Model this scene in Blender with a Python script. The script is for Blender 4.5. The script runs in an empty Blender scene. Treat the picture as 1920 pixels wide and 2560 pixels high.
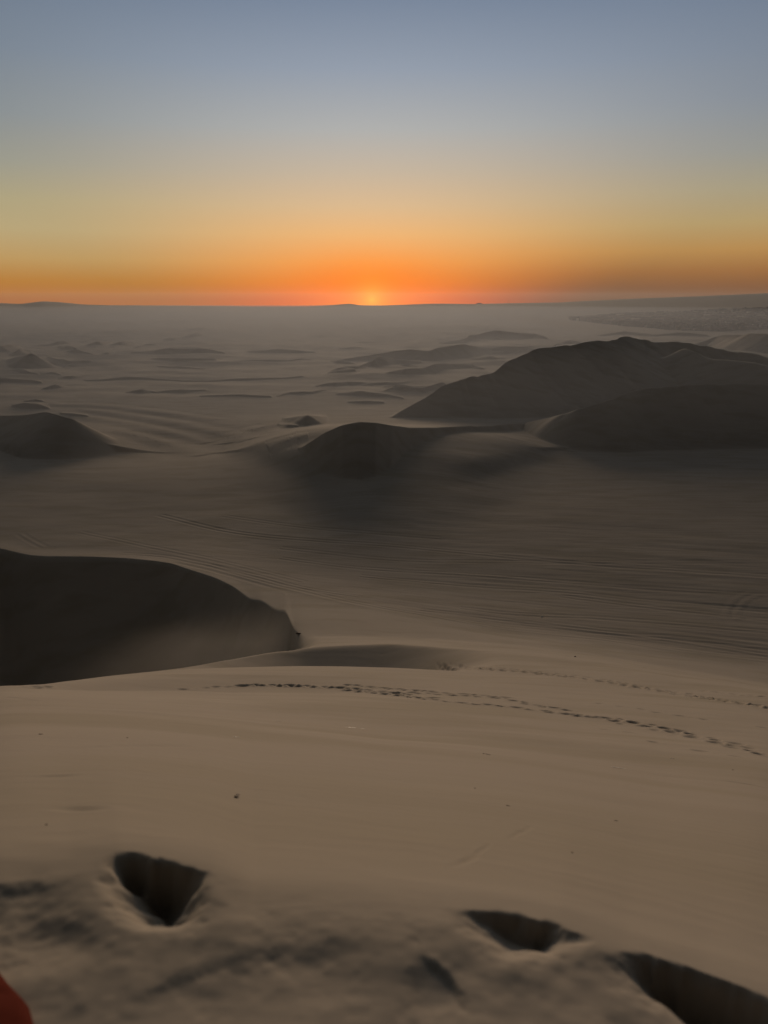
import bpy, bmesh, math, random
import numpy as np
from mathutils import Vector

# ------------------------------------------------------------------ camera, sky, sun, exposure
W, H, F = 1920.0, 2560.0, 1934.0            # photograph size and focal length in its pixels
HORIZON = 750.0
PITCH = math.atan((H / 2 - HORIZON) / F)
ZC = 52.0                                    # camera height over the valley floor

scene = bpy.context.scene
cam_data = bpy.data.cameras.new("camera")
cam = bpy.data.objects.new("camera", cam_data)
scene.collection.objects.link(cam)
scene.camera = cam
cam.location = (0, 0, ZC)
cam.rotation_euler = (math.pi / 2 - PITCH, 0, 0)
cam_data.sensor_fit = 'VERTICAL'
cam_data.sensor_height = 36.0
cam_data.lens = 36.0 * F / H
cam_data.clip_start = 0.05
cam_data.clip_end = 60000
cam_data.dof.use_dof = True
cam_data.dof.focus_distance = 45.0
cam_data.dof.aperture_fstop = cam_data.lens / 11.0

SUN_AZ = math.atan((930 - 960) / 2004.0)     # radians right of +Y
SUN_EL = math.radians(0.3)

world = bpy.data.worlds.new("World")
scene.world = world
world.use_nodes = True
wt = world.node_tree
for n in list(wt.nodes):
    wt.nodes.remove(n)


def N(tree, kind, **kw):
    n = tree.nodes.new(kind)
    for k, v in kw.items():
        setattr(n, k, v)
    return n


def math_node(tree, op, a, b=None, c=None, clamp=False):
    n = tree.nodes.new('ShaderNodeMath')
    n.operation = op
    n.use_clamp = clamp
    for i, v in enumerate((a, b, c)):
        if v is None:
            continue
        if isinstance(v, (int, float)):
            n.inputs[i].default_value = v
        else:
            tree.links.new(v, n.inputs[i])
    return n.outputs[0]


def lin(c):
    return tuple((v / 255 / 12.92) if v / 255 <= 0.04045 else ((v / 255 + 0.055) / 1.055) ** 2.4 for v in c) + (1.0,)


def ramp(tree, fac, stops, interp='LINEAR'):
    n = tree.nodes.new('ShaderNodeValToRGB')
    n.color_ramp.interpolation = interp
    els = n.color_ramp.elements
    while len(els) > 1:
        els.remove(els[-1])
    els[0].position = stops[0][0]
    els[0].color = stops[0][1]
    for p, c in stops[1:]:
        e = els.new(p)
        e.color = c
    tree.links.new(fac, n.inputs[0])
    return n.outputs[0]


def mixc(tree, fac, a, b, mode='MIX'):
    n = tree.nodes.new('ShaderNodeMix')
    n.data_type = 'RGBA'
    n.blend_type = mode
    for sock, v in ((n.inputs[0], fac), (n.inputs[6], a), (n.inputs[7], b)):
        if isinstance(v, (int, float, tuple)):
            sock.default_value = v
        else:
            tree.links.new(v, sock)
    return n.outputs[2]


# dusk sky: bands by elevation, redder towards the set sun, dull behind the viewer
tc = N(wt, 'ShaderNodeTexCoord')
sep = N(wt, 'ShaderNodeSeparateXYZ')
wt.links.new(tc.outputs['Generated'], sep.inputs[0])
X, Y, Z = sep.outputs
el = math_node(wt, 'MULTIPLY', math_node(wt, 'ARCSINE', Z), 180 / math.pi)
az = math_node(wt, 'MULTIPLY', math_node(wt, 'SUBTRACT', math_node(wt, 'ARCTAN2', X, Y), SUN_AZ), 180 / math.pi)
aaz = math_node(wt, 'ABSOLUTE', az)
SPAN = 30.0
efac = math_node(wt, 'DIVIDE', el, SPAN, clamp=True)


def band(stops, g=1.0):
    out = []
    for e, c in stops:
        l = lin(c)
        out.append((e / SPAN, tuple(v * g for v in l[:3]) + (1,)))
    return out


centre = ramp(wt, efac, band([(0, (226, 88, 0)), (1.2, (240, 130, 34)), (2.6, (242, 158, 78)), (4.4, (232, 178, 116)),
                              (6.2, (214, 182, 141)), (8.4, (193, 178, 157)), (11, (171, 173, 172)), (14.5, (144, 155, 170)),
                              (18.5, (116, 131, 152)), (30, (127, 131, 134))]))
sideL = ramp(wt, efac, band([(0, (160, 88, 12)), (1.2, (176, 118, 44)), (2.6, (184, 148, 92)), (4.4, (181, 162, 120)),
                             (6.2, (171, 160, 126)), (8.4, (148, 149, 137)), (11, (126, 134, 138)), (14.5, (107, 119, 131)),
                             (18.5, (93, 107, 123)), (30, (122, 126, 130))]))
sideR = ramp(wt, efac, band([(0, (98, 62, 34)), (0.8, (120, 78, 44)), (1.8, (150, 102, 56)), (3.2, (178, 135, 78)),
                             (4.8, (176, 152, 106)), (6.8, (164, 154, 128)), (9, (144, 146, 142)), (12, (124, 133, 145)),
                             (18.5, (96, 111, 132)), (30, (122, 126, 130))]))
right_side = math_node(wt, 'GREATER_THAN', az, 0.0)
side = mixc(wt, right_side, sideL, sideR)
sidefac = N(wt, 'ShaderNodeMapRange', interpolation_type='SMOOTHSTEP')
sidefac.inputs[1].default_value = 0.0
sidefac.inputs[2].default_value = 16.5
spread = math_node(wt, 'ADD', math_node(wt, 'MULTIPLY', math_node(wt, 'MAXIMUM', el, 0.0), 0.09), 1.0)
wt.links.new(math_node(wt, 'DIVIDE', aaz, spread), sidefac.inputs[0])
sky = mixc(wt, sidefac.outputs[0], centre, side)
# fall-off towards the zenith and the side away from the sun
zen = N(wt, 'ShaderNodeMapRange', interpolation_type='SMOOTHSTEP')
zen.inputs[1].default_value = 32.0
zen.inputs[2].default_value = 62.0
wt.links.new(el, zen.inputs[0])
sky = mixc(wt, zen.outputs[0], sky, (0.031, 0.030, 0.028, 1))
back = N(wt, 'ShaderNodeMapRange', interpolation_type='SMOOTHSTEP')
back.inputs[1].default_value = 55.0
back.inputs[2].default_value = 110.0
wt.links.new(aaz, back.inputs[0])
sky = mixc(wt, back.outputs[0], sky, (0.0115, 0.011, 0.0105, 1))
# glow round the sliver of sun on the horizon
sx = math_node(wt, 'DIVIDE', az, 4.6)
sy = math_node(wt, 'DIVIDE', el, 2.3)
d2 = math_node(wt, 'ADD', math_node(wt, 'MULTIPLY', sx, sx), math_node(wt, 'MULTIPLY', sy, sy))
g1 = math_node(wt, 'EXPONENT', math_node(wt, 'MULTIPLY', d2, -1.0))
sx2 = math_node(wt, 'DIVIDE', az, 0.85)
sy2 = math_node(wt, 'DIVIDE', el, 0.8)
d3 = math_node(wt, 'ADD', math_node(wt, 'MULTIPLY', sx2, sx2), math_node(wt, 'MULTIPLY', sy2, sy2))
g2 = math_node(wt, 'EXPONENT', math_node(wt, 'MULTIPLY', math_node(wt, 'SQRT', d3), -1.0))
sky = mixc(wt, g1, sky, (1.0, 0.19, 0.0, 1))
glow2 = mixc(wt, g2, (0, 0, 0, 1), (0.30, 0.26, 0.03, 1))
sky = mixc(wt, 1.0, sky, glow2, 'ADD')
nish = N(wt, 'ShaderNodeTexSky', sky_type='NISHITA')
nish.sun_disc = False
nish.sun_elevation = SUN_EL
nish.sun_rotation = SUN_AZ
nish.dust_density = 3.0
low = mixc(wt, 1.0, nish.outputs[0], (0.006, 0.006, 0.006, 1), 'MULTIPLY')
sky = mixc(wt, 1.0, sky, low, 'ADD')
# the air along the horizon swallows part of this light: the sky behind it is that much brighter
HAZE = 0.00010
tau = math_node(wt, 'MINIMUM', math_node(wt, 'DIVIDE', HAZE * 42.0, math_node(wt, 'MAXIMUM', Z, 0.0005)), HAZE * 5000)
gain = math_node(wt, 'EXPONENT', math_node(wt, 'MULTIPLY', tau, 0.9))
gv = N(wt, 'ShaderNodeVectorMath', operation='SCALE')
wt.links.new(sky, gv.inputs[0])
wt.links.new(gain, gv.inputs['Scale'])
sky = gv.outputs[0]
bg = N(wt, 'ShaderNodeBackground')
bg.inputs[1].default_value = 1.0
wt.links.new(sky, bg.inputs[0])
wo = N(wt, 'ShaderNodeOutputWorld')
wt.links.new(bg.outputs[0], wo.inputs[0])

sun_data = bpy.data.lights.new("sun", 'SUN')
sun_data.energy = 2.45
sun_data.angle = math.radians(26)
sun_data.color = (1.0, 0.72, 0.48)
sun = bpy.data.objects.new("sun", sun_data)
scene.collection.objects.link(sun)
LAMP_EL = math.radians(5.0)
sdir = Vector((math.sin(SUN_AZ) * math.cos(LAMP_EL), math.cos(SUN_AZ) * math.cos(LAMP_EL), math.sin(LAMP_EL)))
sun.rotation_euler = sdir.to_track_quat('Z', 'Y').to_euler()

scene.view_settings.view_transform = 'Standard'
scene.view_settings.look = 'None'
scene.view_settings.exposure = 0.0
scene.view_settings.gamma = 1.0
scene.cycles.max_bounces = 4
scene.cycles.volume_bounces = 0
scene.cycles.volume_step_rate = 1.0
scene.cycles.use_adaptive_sampling = True

# ------------------------------------------------------------------ helpers
SP, CP = math.sin(PITCH), math.cos(PITCH)
rng = np.random.default_rng(7)
random.seed(7)


def ray(px, py):
    """azimuth and tangent of the depression of a pixel of the photograph"""
    px = np.asarray(px, float)
    py = np.asarray(py, float)
    a, b = px - W / 2, H / 2 - py
    dx, dy, dz = a, F * CP + b * SP, -F * SP + b * CP
    return np.arctan2(dx, dy), -dz / np.hypot(dx, dy)


def smooth(t):
    t = np.clip(t, 0, 1)
    return t * t * (3 - 2 * t)


def hash2(ix, iy, seed):
    h = (ix.astype(np.int64) * 374761393 + iy.astype(np.int64) * 668265263 + seed * 1442695041) & 0xFFFFFFFF
    h = ((h ^ (h >> 13)) * 1274126177) & 0xFFFFFFFF
    h = h ^ (h >> 16)
    return (h & 0xFFFFFF) / float(0xFFFFFF)


def vnoise(x, y, seed=0):
    ix, iy = np.floor(x), np.floor(y)
    fx, fy = x - ix, y - iy
    fx = fx * fx * fx * (fx * (fx * 6 - 15) + 10)
    fy = fy * fy * fy * (fy * (fy * 6 - 15) + 10)
    a = hash2(ix, iy, seed)
    b = hash2(ix + 1, iy, seed)
    c = hash2(ix, iy + 1, seed)
    d = hash2(ix + 1, iy + 1, seed)
    return (a + (b - a) * fx) * (1 - fy) + (c + (d - c) * fx) * fy - 0.5


def fbm(x, y, octv, seed=0):
    s, a, t = 0, 1.0, 0
    for k in range(octv):
        s = s + a * vnoise(x * 2 ** k + 17.3 * k, y * 2 ** k - 9.1 * k, seed + k)
        t += a
        a *= 0.5
    return s / t * 2


# columns: fine inside the view, coarse round the rest
TH = math.radians(33.5)
NC = 1150
th = np.concatenate([np.linspace(-math.pi, -TH, 50)[:-1], np.linspace(-TH, TH, NC), np.linspace(TH, math.pi, 50)[1:]])
NT = len(th)
fine = slice(49, 49 + NC)


def gsm(v, s):
    """smooth an array over the fine columns (s in columns)"""
    v = v.copy()
    if s <= 0:
        return v
    k = np.arange(-int(3 * s) - 1, int(3 * s) + 2)
    g = np.exp(-0.5 * (k / s) ** 2)
    g /= g.sum()
    pad = len(k) // 2
    p = np.concatenate([np.full(pad, v[0]), v, np.full(pad, v[-1])])
    return np.convolve(p, g, 'valid')


def over(pts, vals, s=5):
    """values given at photograph positions, carried over the azimuth"""
    t, _ = ray([p[0] for p in pts], [p[1] for p in pts])
    return gsm(np.interp(th, t, vals), s)


def line_r(pts, s=5):
    """pts (px, py, r): a line on the ground -> r(th), z(th)"""
    t, k = ray([p[0] for p in pts], [p[1] for p in pts])
    r = gsm(np.interp(th, t, [p[2] for p in pts]), s)
    kk = gsm(np.interp(th, t, k), s)
    return r, ZC - r * kk


def line_z(pts, z, s=5):
    """pts (px, py): a line at height z -> r(th), z(th)"""
    t, k = ray([p[0] for p in pts], [p[1] for p in pts])
    kk = gsm(np.interp(th, t, k), s)
    zz = np.full(NT, float(z)) if np.isscalar(z) else z
    return (ZC - zz) / kk, zz


one = np.ones(NT)
CZ = ZC - 1.60
PL = 1.0                                       # valley floor

# --- lines of the ground, near to far
c2r, c2z = line_z([(0, 2165), (180, 2148), (300, 2128), (420, 2140), (540, 2165), (640, 2225), (1050, 2250), (1200, 2262),
                   (1400, 2300), (1560, 2365), (1760, 2440), (1920, 2500)], CZ)
Kr, Kz = line_r([(0, 1762, 23), (260, 1768, 22.5), (480, 1782, 22), (665, 1802, 21), (960, 1837, 19), (1278, 1871, 17),
                 (1452, 1900, 16), (1654, 1935, 15), (1920, 1975, 13.5)], 20)
R3r, R3z = line_r([(0, 1720, 36), (104, 1722, 36), (231, 1726, 36), (376, 1729, 36), (579, 1733, 36), (960, 1745, 34),
                   (1200, 1770, 32), (1440, 1802, 30), (1700, 1845, 27), (1920, 1885, 25)], 8)
R2r, R2z = line_r([(0, 1722, 44), (58, 1720, 45), (104, 1715, 48), (231, 1697, 55), (347, 1683, 60), (469, 1671, 63),
                   (579, 1667, 63), (810, 1664, 62), (960, 1668, 61), (1151, 1677, 58), (1440, 1702, 53), (1700, 1742, 48),
                   (1920, 1784, 44)], 5)
hol = over([(430, 1660), (640, 1650), (760, 1650), (980, 1650), (1060, 1650), (1240, 1650)], [0, .55, 1, 1, .8, 0], 10)
R1r, R1z = line_r([(0, 1716, 48), (104, 1712, 51), (231, 1695, 58), (347, 1681, 63), (457, 1670, 67), (492, 1664, 70),
                   (579, 1649, 74), (637, 1639, 76), (683, 1632, 78), (752, 1628, 79), (868, 1620, 79), (960, 1616, 80),
                   (1151, 1625, 76), (1440, 1655, 70), (1700, 1700, 61), (1920, 1740, 53)], 4)
Pr, Pz = line_z([(0, 1371), (35, 1380), (75, 1389), (116, 1392), (203, 1392), (324, 1396), (382, 1402), (428, 1409), (480, 1426),
                 (538, 1444), (584, 1467), (613, 1490), (625, 1499), (654, 1501), (671, 1513), (689, 1525), (712, 1527),
                 (722, 1536), (728, 1568), (760, 1592), (868, 1590), (960, 1592), (1151, 1602), (1440, 1630), (1700, 1672),
                 (1920, 1708)],
                over([(0, 1400), (400, 1400), (640, 1500), (712, 1527), (728, 1568), (760, 1592), (960, 1592), (1440, 1630), (1920, 1708)],
                     [1.5, 2.8, 5.4, 7.2, 9.0, 10.8, 10.8, 9.6, 9.6], 4), 3.2)
T1r, T1z = line_z([(0, 1352), (116, 1376), (324, 1385), (428, 1397), (521, 1418), (637, 1458), (752, 1487), (868, 1513),
                   (960, 1528), (1076, 1548), (1249, 1580), (1423, 1601), (1597, 1625), (1770, 1649), (1920, 1669)],
                  over([(0, 1400), (400, 1400), (900, 1520), (1300, 1580), (1920, 1669)], [PL, PL + 1.0, PL + 5.5, PL + 4.0, PL + 2.0], 20), 8)
basin = over([(640, 1600), (722, 1600), (745, 1600), (790, 1600)], [1, .9, .25, 0], 4)
MT = [(0, 1200), (640, 1220), (800, 1325), (900, 1345), (1075, 1340), (1200, 1300), (1400, 1200), (1920, 1180)]
Mr, Mz = line_z(MT, PL, 25)                                   # foot of the central mound
mound = over([(520, 1250), (700, 1250), (860, 1250), (1080, 1250), (1250, 1200), (1440, 1150)], [0, .6, 1, .9, .5, 0], 40)
az_ = over([(110, 1100), (190, 1100), (245, 1100), (290, 1100), (350, 1100), (460, 1100)], [0, 2.8, 4.2, 2.4, .7, 0], 14)
cdz = over([(540, 1100), (660, 1100), (760, 1100), (880, 1100), (1100, 1080), (1300, 1080), (1460, 1080)], [0, 5.0, 9.2, 10.0, 9.0, 5.0, 0], 22)

ctrl = []                                                      # (r, z, corner radius)
ctrl.append((0.15 * one, (CZ + .16) * one, .4))
ctrl.append((0.95 * one, (CZ + 0.13) * one, .4))
ctrl.append((c2r, c2z + 0.01, .26))
ctrl.append((c2r + 3.2, c2z - (CZ - Kz + (c2z - CZ)) * 3.2 / (Kr - c2r) - 0.05, .5))
ctrl.append((Kr, Kz, .22))
ctrl.append((R3r, R3z, .12))
d3 = over([(0, 1720), (300, 1720), (800, 1720), (1150, 1745)], [.25, 1, .8, 0], 20)
s32 = (R3z - R2z) / (R2r - R3r)
q = np.clip((R2r - R3r), 4, 100)
ctrl.append((R3r + .22 * q, R3z - s32 * .22 * q - d3 * .8, .4))
ctrl.append((R3r + .50 * q, R3z - s32 * .50 * q + d3 * .25, .4))
ctrl.append((R2r, R2z, .07))
g = np.clip(R1r - R2r, 2, 100)
zl = R2z + (R1z - R2z) * .55
ctrl.append((R2r + g * .55, zl - hol * 3.4, .25))
ctrl.append((np.maximum(R1r, R2r + 2), R1z + hol * .35, .10))
R1r = np.maximum(R1r, R2r + 2)
bd = Pr - R1r
fz = Pz - .60 * bd * .50
ctrl.append((R1r + bd * .50, (R1z + Pz) / 2 * (1 - basin) + basin * np.minimum(fz, R1z - bd * .5 * .5), .30))
ctrl.append((Pr, Pz, .035))
T1r = np.maximum(T1r, Pr + 4)
ctrl.append((T1r, T1z, .45))
ctrl.append((T1r + 26, PL + (T1z - PL) * .12, .45))
Mr = np.maximum(gsm(Mr, 30), T1r + 32)
ctrl.append((Mr, Mz, .25))
ctrl.append((Mr + 36, Mz + 3.4 * mound, .45))
ctrl.append((np.maximum(Mr + 48, 228 * one), PL + cdz * .72 + az_ * .1, .4))
ctrl.append((262 * one, PL + cdz * 1.0 + az_ * .9, .45))
ctrl.append((300 * one, PL + cdz * .4 + az_, .4))
ctrl.append((360 * one, PL * one, .4))
ctrl.append((1500 * one, PL * one, .4))
hz = over([(0, 755), (50, 757), (107, 751), (150, 753), (200, 758), (270, 760.5), (550, 763), (640, 764), (770, 763.5), (840, 760),
           (873, 757), (905, 761.5), (955, 762), (1080, 757), (1190, 758), (1272, 756), (1400, 754), (1452, 751), (1597, 744.5),
           (1760, 739), (1920, 733), (2100, 730)],
          [755, 757, 751, 753, 758, 760.5, 763, 764, 763.5, 760, 757, 761.5, 762, 757, 758, 756, 754, 751, 744.5, 739, 733, 730], 2)
HR = 4000.0
hzt = -(hz - HORIZON) / F * HR
ctrl.append((2700 * one, PL + 2 + np.clip(hzt - 5, 0, 50) * .25, .4))
ctrl.append((HR * one, ZC + hzt, .15))
ctrl.append((5200 * one, -6 * one, .3))

CR = np.array([c[0] for c in ctrl])
CZZ = np.array([c[1] for c in ctrl])
CW = [c[2] for c in ctrl]
for i in range(1, len(ctrl)):
    CR[i] = np.maximum(CR[i], CR[i - 1] * 1.004 + .02)


def base_col(j, r):
    rk, zk = CR[:, j], CZZ[:, j]
    z = np.interp(r, rk, zk)
    m = np.diff(zk) / np.diff(rk)
    for k in range(1, len(rk) - 1):
        h = CW[k] * min(rk[k] - rk[k - 1], rk[k + 1] - rk[k])
        d = np.abs(r - rk[k])
        s = d < h
        if s.any():
            z[s] += (m[k] - m[k - 1]) * (h - d[s]) ** 2 / (4 * h)
    return z


def base_at(t, k):
    """where a ray (azimuth t, tangent k) first meets the base ground beyond 110 m"""
    j = int(np.argmin(np.abs(th - t)))
    r = np.linspace(110, 3900, 15000)
    z = base_col(j, r)
    hit = np.nonzero(z >= ZC - r * k)[0]
    return r[hit[0]] if len(hit) else 3900.0


SLIP = 0.62


class Dune:
    """crest and foot lines seen in the photograph; slip face at the angle of repose"""
    def __init__(self, knots, col=None, wind=.2, slip=SLIP, s=3.0, taper=10, rnd=0.0, toe_r=None):
        kn = [knots[0]] + list(knots)[1:]
        t, kc = ray([k[0] for k in kn], [k[1] for k in kn])
        _, kt = ray([k[0] for k in kn], [k[2] for k in kn])
        rt, rc, zc = [], [], []
        for i, k in enumerate(kn):
            if toe_r is not None:
                r0 = toe_r[i]
                z0 = float(base_col(int(np.argmin(np.abs(th - t[i]))), np.array([r0]))[0])
            else:
                r0 = base_at(t[i], kt[i])
                z0 = ZC - r0 * kt[i]
            c = (ZC - z0 + slip * r0) / (slip + kc[i])
            c = max(c, r0 + .05)
            rt.append(r0)
            rc.append(c)
            zc.append(ZC - c * kc[i])
        e = math.radians(.12)
        tt = np.concatenate([[t[0] - e * taper], t, [t[-1] + e * taper]])
        self.rc = gsm(np.interp(th, tt, [rc[0]] + rc + [rc[-1]]), s)
        self.zc = gsm(np.interp(th, tt, [zc[0] - 6] + zc + [zc[-1] - 6]), s)
        self.t0, self.t1 = t[0], t[-1]
        self.P_r0, self.P_r1 = min(rc), max(rc)
        self.on = (th > tt[0] - .02) & (th < tt[-1] + .02)
        self.wind, self.slip, self.rnd = wind, slip, rnd
        # share of the face that runs straight down the line of fall seen from the crest end (hollows with a hard rim)
        self.col = np.zeros(NT) if col is None else np.interp(th, *col)

    def prepare(self):
        """slip face: everything lies at the angle of repose below the crest line"""
        js = np.nonzero((th >= self.t0) & (th <= self.t1))[0]
        st = 1 if len(js) < 60 else 2
        js = js[::st]
        px_, py_, pz_ = self.rc[js] * np.sin(th[js]), self.rc[js] * np.cos(th[js]), self.zc[js]
        hmax = max(2.0, float(pz_.max() - 0) + 1)
        rad = hmax / self.slip + 4
        dth = rad / max(60, self.rc[js].min())
        self.j0, self.j1 = np.searchsorted(th, [self.t0 - dth, self.t1 + dth])
        self.P = (px_, py_, pz_, rad)

    def apply_all(self, R_, X_, Y_, Z_):
        px_, py_, pz_, rad = self.P
        for j in range(self.j0, self.j1):
            r, rc = R_[j], self.rc[j]
            inside = self.t0 <= th[j] <= self.t1
            lo, hi = self.P_r0, self.P_r1
            m = (r > lo - rad) & (r < hi + rad)
            if not m.any():
                continue
            rr_, x, y, z = r[m], X_[j][m], Y_[j][m], Z_[j][m]
            near = (rr_ < rc) if inside else np.ones(len(rr_), bool)
            f = np.full(len(rr_), -1e3)
            if near.any():
                # only crest points close in azimuth matter
                c = np.abs(px_ - rc * math.sin(th[j])) < rad
                if not c.any():
                    c = np.abs(px_ - px_).astype(bool) | True
                dx = x[near][:, None] - px_[c][None]
                dy = y[near][:, None] - py_[c][None]
                f[near] = (pz_[c][None] - self.slip * np.sqrt(dx * dx + dy * dy)).max(1)
            if self.col[j] > 0:
                fc = self.zc[j] + self.slip * (rr_ - rc) if inside else np.full(len(rr_), -1e3)
                k_ = self.col[j]
                f = np.where(near, fc * k_ + np.maximum(f, -60) * (1 - k_), f)
            if inside:
                w = ~near
                f[w] = self.zc[j] - self.wind * (rr_[w] - rc)
                if self.rnd > 0:
                    d = np.abs(rr_ - rc)
                    f -= np.where(d < self.rnd, (self.slip + self.wind) * (self.rnd - d) ** 2 / (4 * self.rnd), 0)
            kk = np.where(near, .35, .9) * (1 + rr_ / 400)
            hh = np.clip(.5 + .5 * (f - z) / kk, 0, 1)
            Z_[j][m] = z + (f - z) * hh + kk * hh * (1 - hh)


CD = Dune([(745, 1124, 1124), (775, 1105, 1158), (810, 1082, 1184), (856, 1062, 1197), (897, 1054, 1200), (940, 1056, 1192),
           (980, 1063, 1168), (1024, 1070, 1124), (1087, 1070, 1092), (1215, 1067, 1082), (1313, 1059, 1074), (1353, 1050, 1090),
           (1400, 1039, 1111), (1440, 1028, 1127), (1498, 1009, 1131), (1573, 981, 1125), (1625, 969, 1122), (1683, 969, 1120),
           (1712, 963, 1119), (1735, 961, 1118), (1799, 963, 1116), (1828, 959, 1115), (1920, 961, 1112), (2100, 950, 1112)],
          col=(ray([1150, 1380], [1080, 1080])[0], [1, 0]), wind=.24, s=2.0)
EK = [(969, 1054), (995, 1033), (1030, 1014), (1070, 992), (1110, 962), (1174, 943), (1232, 931), (1270, 905), (1342, 876),
      (1452, 866), (1481, 856), (1515, 855), (1544, 849), (1570, 843), (1597, 850), (1631, 856), (1672, 853), (1718, 856),
      (1782, 868), (1828, 878), (1886, 880), (1920, 892), (2080, 900)]
E = Dune([(a, b, b) for a, b in EK], wind=.16, slip=.58,
         toe_r=[332, 333, 334, 335, 337, 340, 344, 352, 368, 392, 398, 404, 420, 440, 452, 462, 474, 482, 492, 500, 505, 505, 505])
FK = [(1520, 952), (1590, 925), (1654, 897), (1712, 869), (1741, 885), (1782, 900), (1828, 902), (1886, 908), (1940, 921)]
FD = Dune([(a, b, b) for a, b in FK], wind=.45, slip=.5, toe_r=[470, 455, 445, 440, 436, 432, 430, 428, 428], rnd=4)
AD = Dune([(-160, 1046, 1075), (0, 1040, 1095), (58, 1037, 1114), (87, 1033, 1122), (116, 1028, 1132), (145, 1037, 1146), (185, 1047, 1148), (220, 1064, 1122), (240, 1082, 1100), (248, 1092, 1093)], wind=.2)
small = [
    [(30, 1018, 1021), (60, 1010, 1024), (98, 1012, 1026), (125, 1022, 1026)],
    [(60, 1008, 1009), (87, 1002, 1012), (110, 1006, 1010)],
    [(150, 1036, 1038), (190, 1037, 1043), (222, 1043, 1045)],
    [(705, 1049, 1051), (715, 1046, 1056), (770, 1039, 1066), (800, 1041, 1056), (818, 1046, 1048)],
    [(695, 1063, 1065), (720, 1062, 1071), (748, 1066, 1069)],
    # dunes right of the sun
    [(843, 901, 902), (872, 897, 905), (919, 890, 902), (984, 876, 900), (1031, 872, 902), (1071, 877, 905), (1115, 868, 899),
     (1154, 862, 894), (1190, 863, 884), (1227, 868, 878), (1259, 863, 880), (1299, 863, 878), (1342, 873, 880)],
    [(898, 919, 923), (934, 906, 924), (955, 898, 921), (988, 902, 916), (1053, 908, 912)],
    [(965, 944, 945), (1010, 931, 947), (1053, 926, 944), (1089, 917, 934), (1125, 913, 927), (1180, 913, 921), (1212, 919, 922)],
    [(1060, 926, 928), (1090, 921, 932), (1105, 918, 926)],
    [(1070, 897, 898), (1085, 890, 904), (1092, 893, 898)],
    [(820, 940, 941), (850, 934, 942), (887, 931, 939)],
    [(826, 907, 908), (852, 905, 914), (888, 913, 915)],
    [(960, 966, 972), (995, 971, 982), (1053, 973, 984), (1110, 957, 978)],
    [(1097, 859, 861), (1150, 850, 858), (1209, 829, 850), (1252, 824, 848), (1299, 830, 850), (1335, 832, 850), (1368, 845, 851)],
    [(1180, 898, 900), (1230, 893, 902), (1262, 892, 897)],
    [(840, 986, 988), (900, 978, 990), (970, 985, 993), (1010, 996, 998)],
    [(870, 1004, 1006), (915, 1000, 1008), (960, 1003, 1007)],
    [(1490, 838, 840), (1560, 828, 836), (1640, 836, 842)],
    [(1380, 872, 873), (1420, 852, 862), (1448, 857, 863)],
    [(1640, 838, 840), (1700, 830, 840), (1770, 836, 842)],
    [(1730, 862, 866), (1800, 842, 868), (1870, 838, 880), (1920, 836, 885), (2000, 838, 890)],
    # dunes on the left
    [(20, 905, 908), (58, 888, 915), (75, 877, 921), (98, 890, 920), (120, 908, 911)],
    [(-40, 866, 880), (0, 862, 884), (25, 862, 880), (52, 868, 874)],
    [(25, 892, 894), (50, 878, 892), (72, 872, 880)],
    [(80, 867, 868), (125, 860, 866), (145, 855, 866), (166, 856, 864), (172, 861, 863)],
    [(146, 869, 871), (165, 867, 877), (192, 873, 876)],
    [(196, 855, 856), (215, 854, 858), (232, 856, 857)],
    [(212, 868, 869), (245, 858, 870), (275, 857, 864)],
    [(275, 868, 869), (300, 857, 869), (330, 857, 864)],
    [(362, 864, 865), (375, 860, 866), (392, 864, 866)],
    [(335, 871, 872), (345, 869, 873), (360, 871, 872)],
    [(408, 850, 851), (432, 844, 851), (452, 846, 848)],
    [(455, 843, 844), (485, 834, 842), (520, 836, 838)],
    [(28, 923, 924), (60, 924, 932), (98, 933, 937)],
    [(-40, 940, 950), (0, 946, 956), (50, 947, 958), (104, 954, 959)],
    [(100, 934, 935), (130, 930, 938), (152, 936, 939)],
    [(160, 884, 885), (190, 878, 888), (235, 888, 890)],
    [(120, 900, 902), (175, 903, 911), (230, 905, 908)],
    [(330, 880, 882), (420, 872, 888), (520, 874, 886), (560, 880, 884)],
    [(380, 898, 900), (450, 895, 905), (540, 898, 903)],
    [(210, 944, 946), (320, 938, 948), (420, 946, 951), (620, 944, 950), (760, 944, 948)],
    [(500, 994, 996), (600, 988, 994), (680, 992, 996)],
    [(620, 878, 880), (700, 872, 882), (790, 878, 882)],
    [(600, 900, 902), (680, 898, 905), (740, 902, 904)],
]
dr_ = random.Random(21)
for k_ in range(26):
    py_ = 835 + 150 * dr_.random() ** .8
    px_ = dr_.uniform(-40, 1290 - max(0, py_ - 900) * 3.2)
    if px_ > 640 - (py_ - 835) and px_ < 700 and dr_.random() < .6:
        continue
    sc_ = (py_ - 790) / 150
    w_, h_ = dr_.uniform(25, 75) * sc_, dr_.uniform(4, 10) * sc_
    tl_ = dr_.uniform(-.06, .12) * w_
    small.append([(px_ - w_, py_ + h_ * .5 + tl_, py_ + h_ * .55 + tl_), (px_ - w_ * .5, py_ - h_ * .2, py_ + h_ * .6),
                  (px_, py_ - h_ * .5, py_ + h_ * .7), (px_ + w_ * .45, py_ - h_ * .25, py_ + h_ * .4), (px_ + w_, py_ + h_ * .2 - tl_, py_ + h_ * .25 - tl_)])
dunes = [CD, E, FD, AD] + [Dune(k, wind=.14, s=2.0, taper=4) for k in small]

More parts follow.
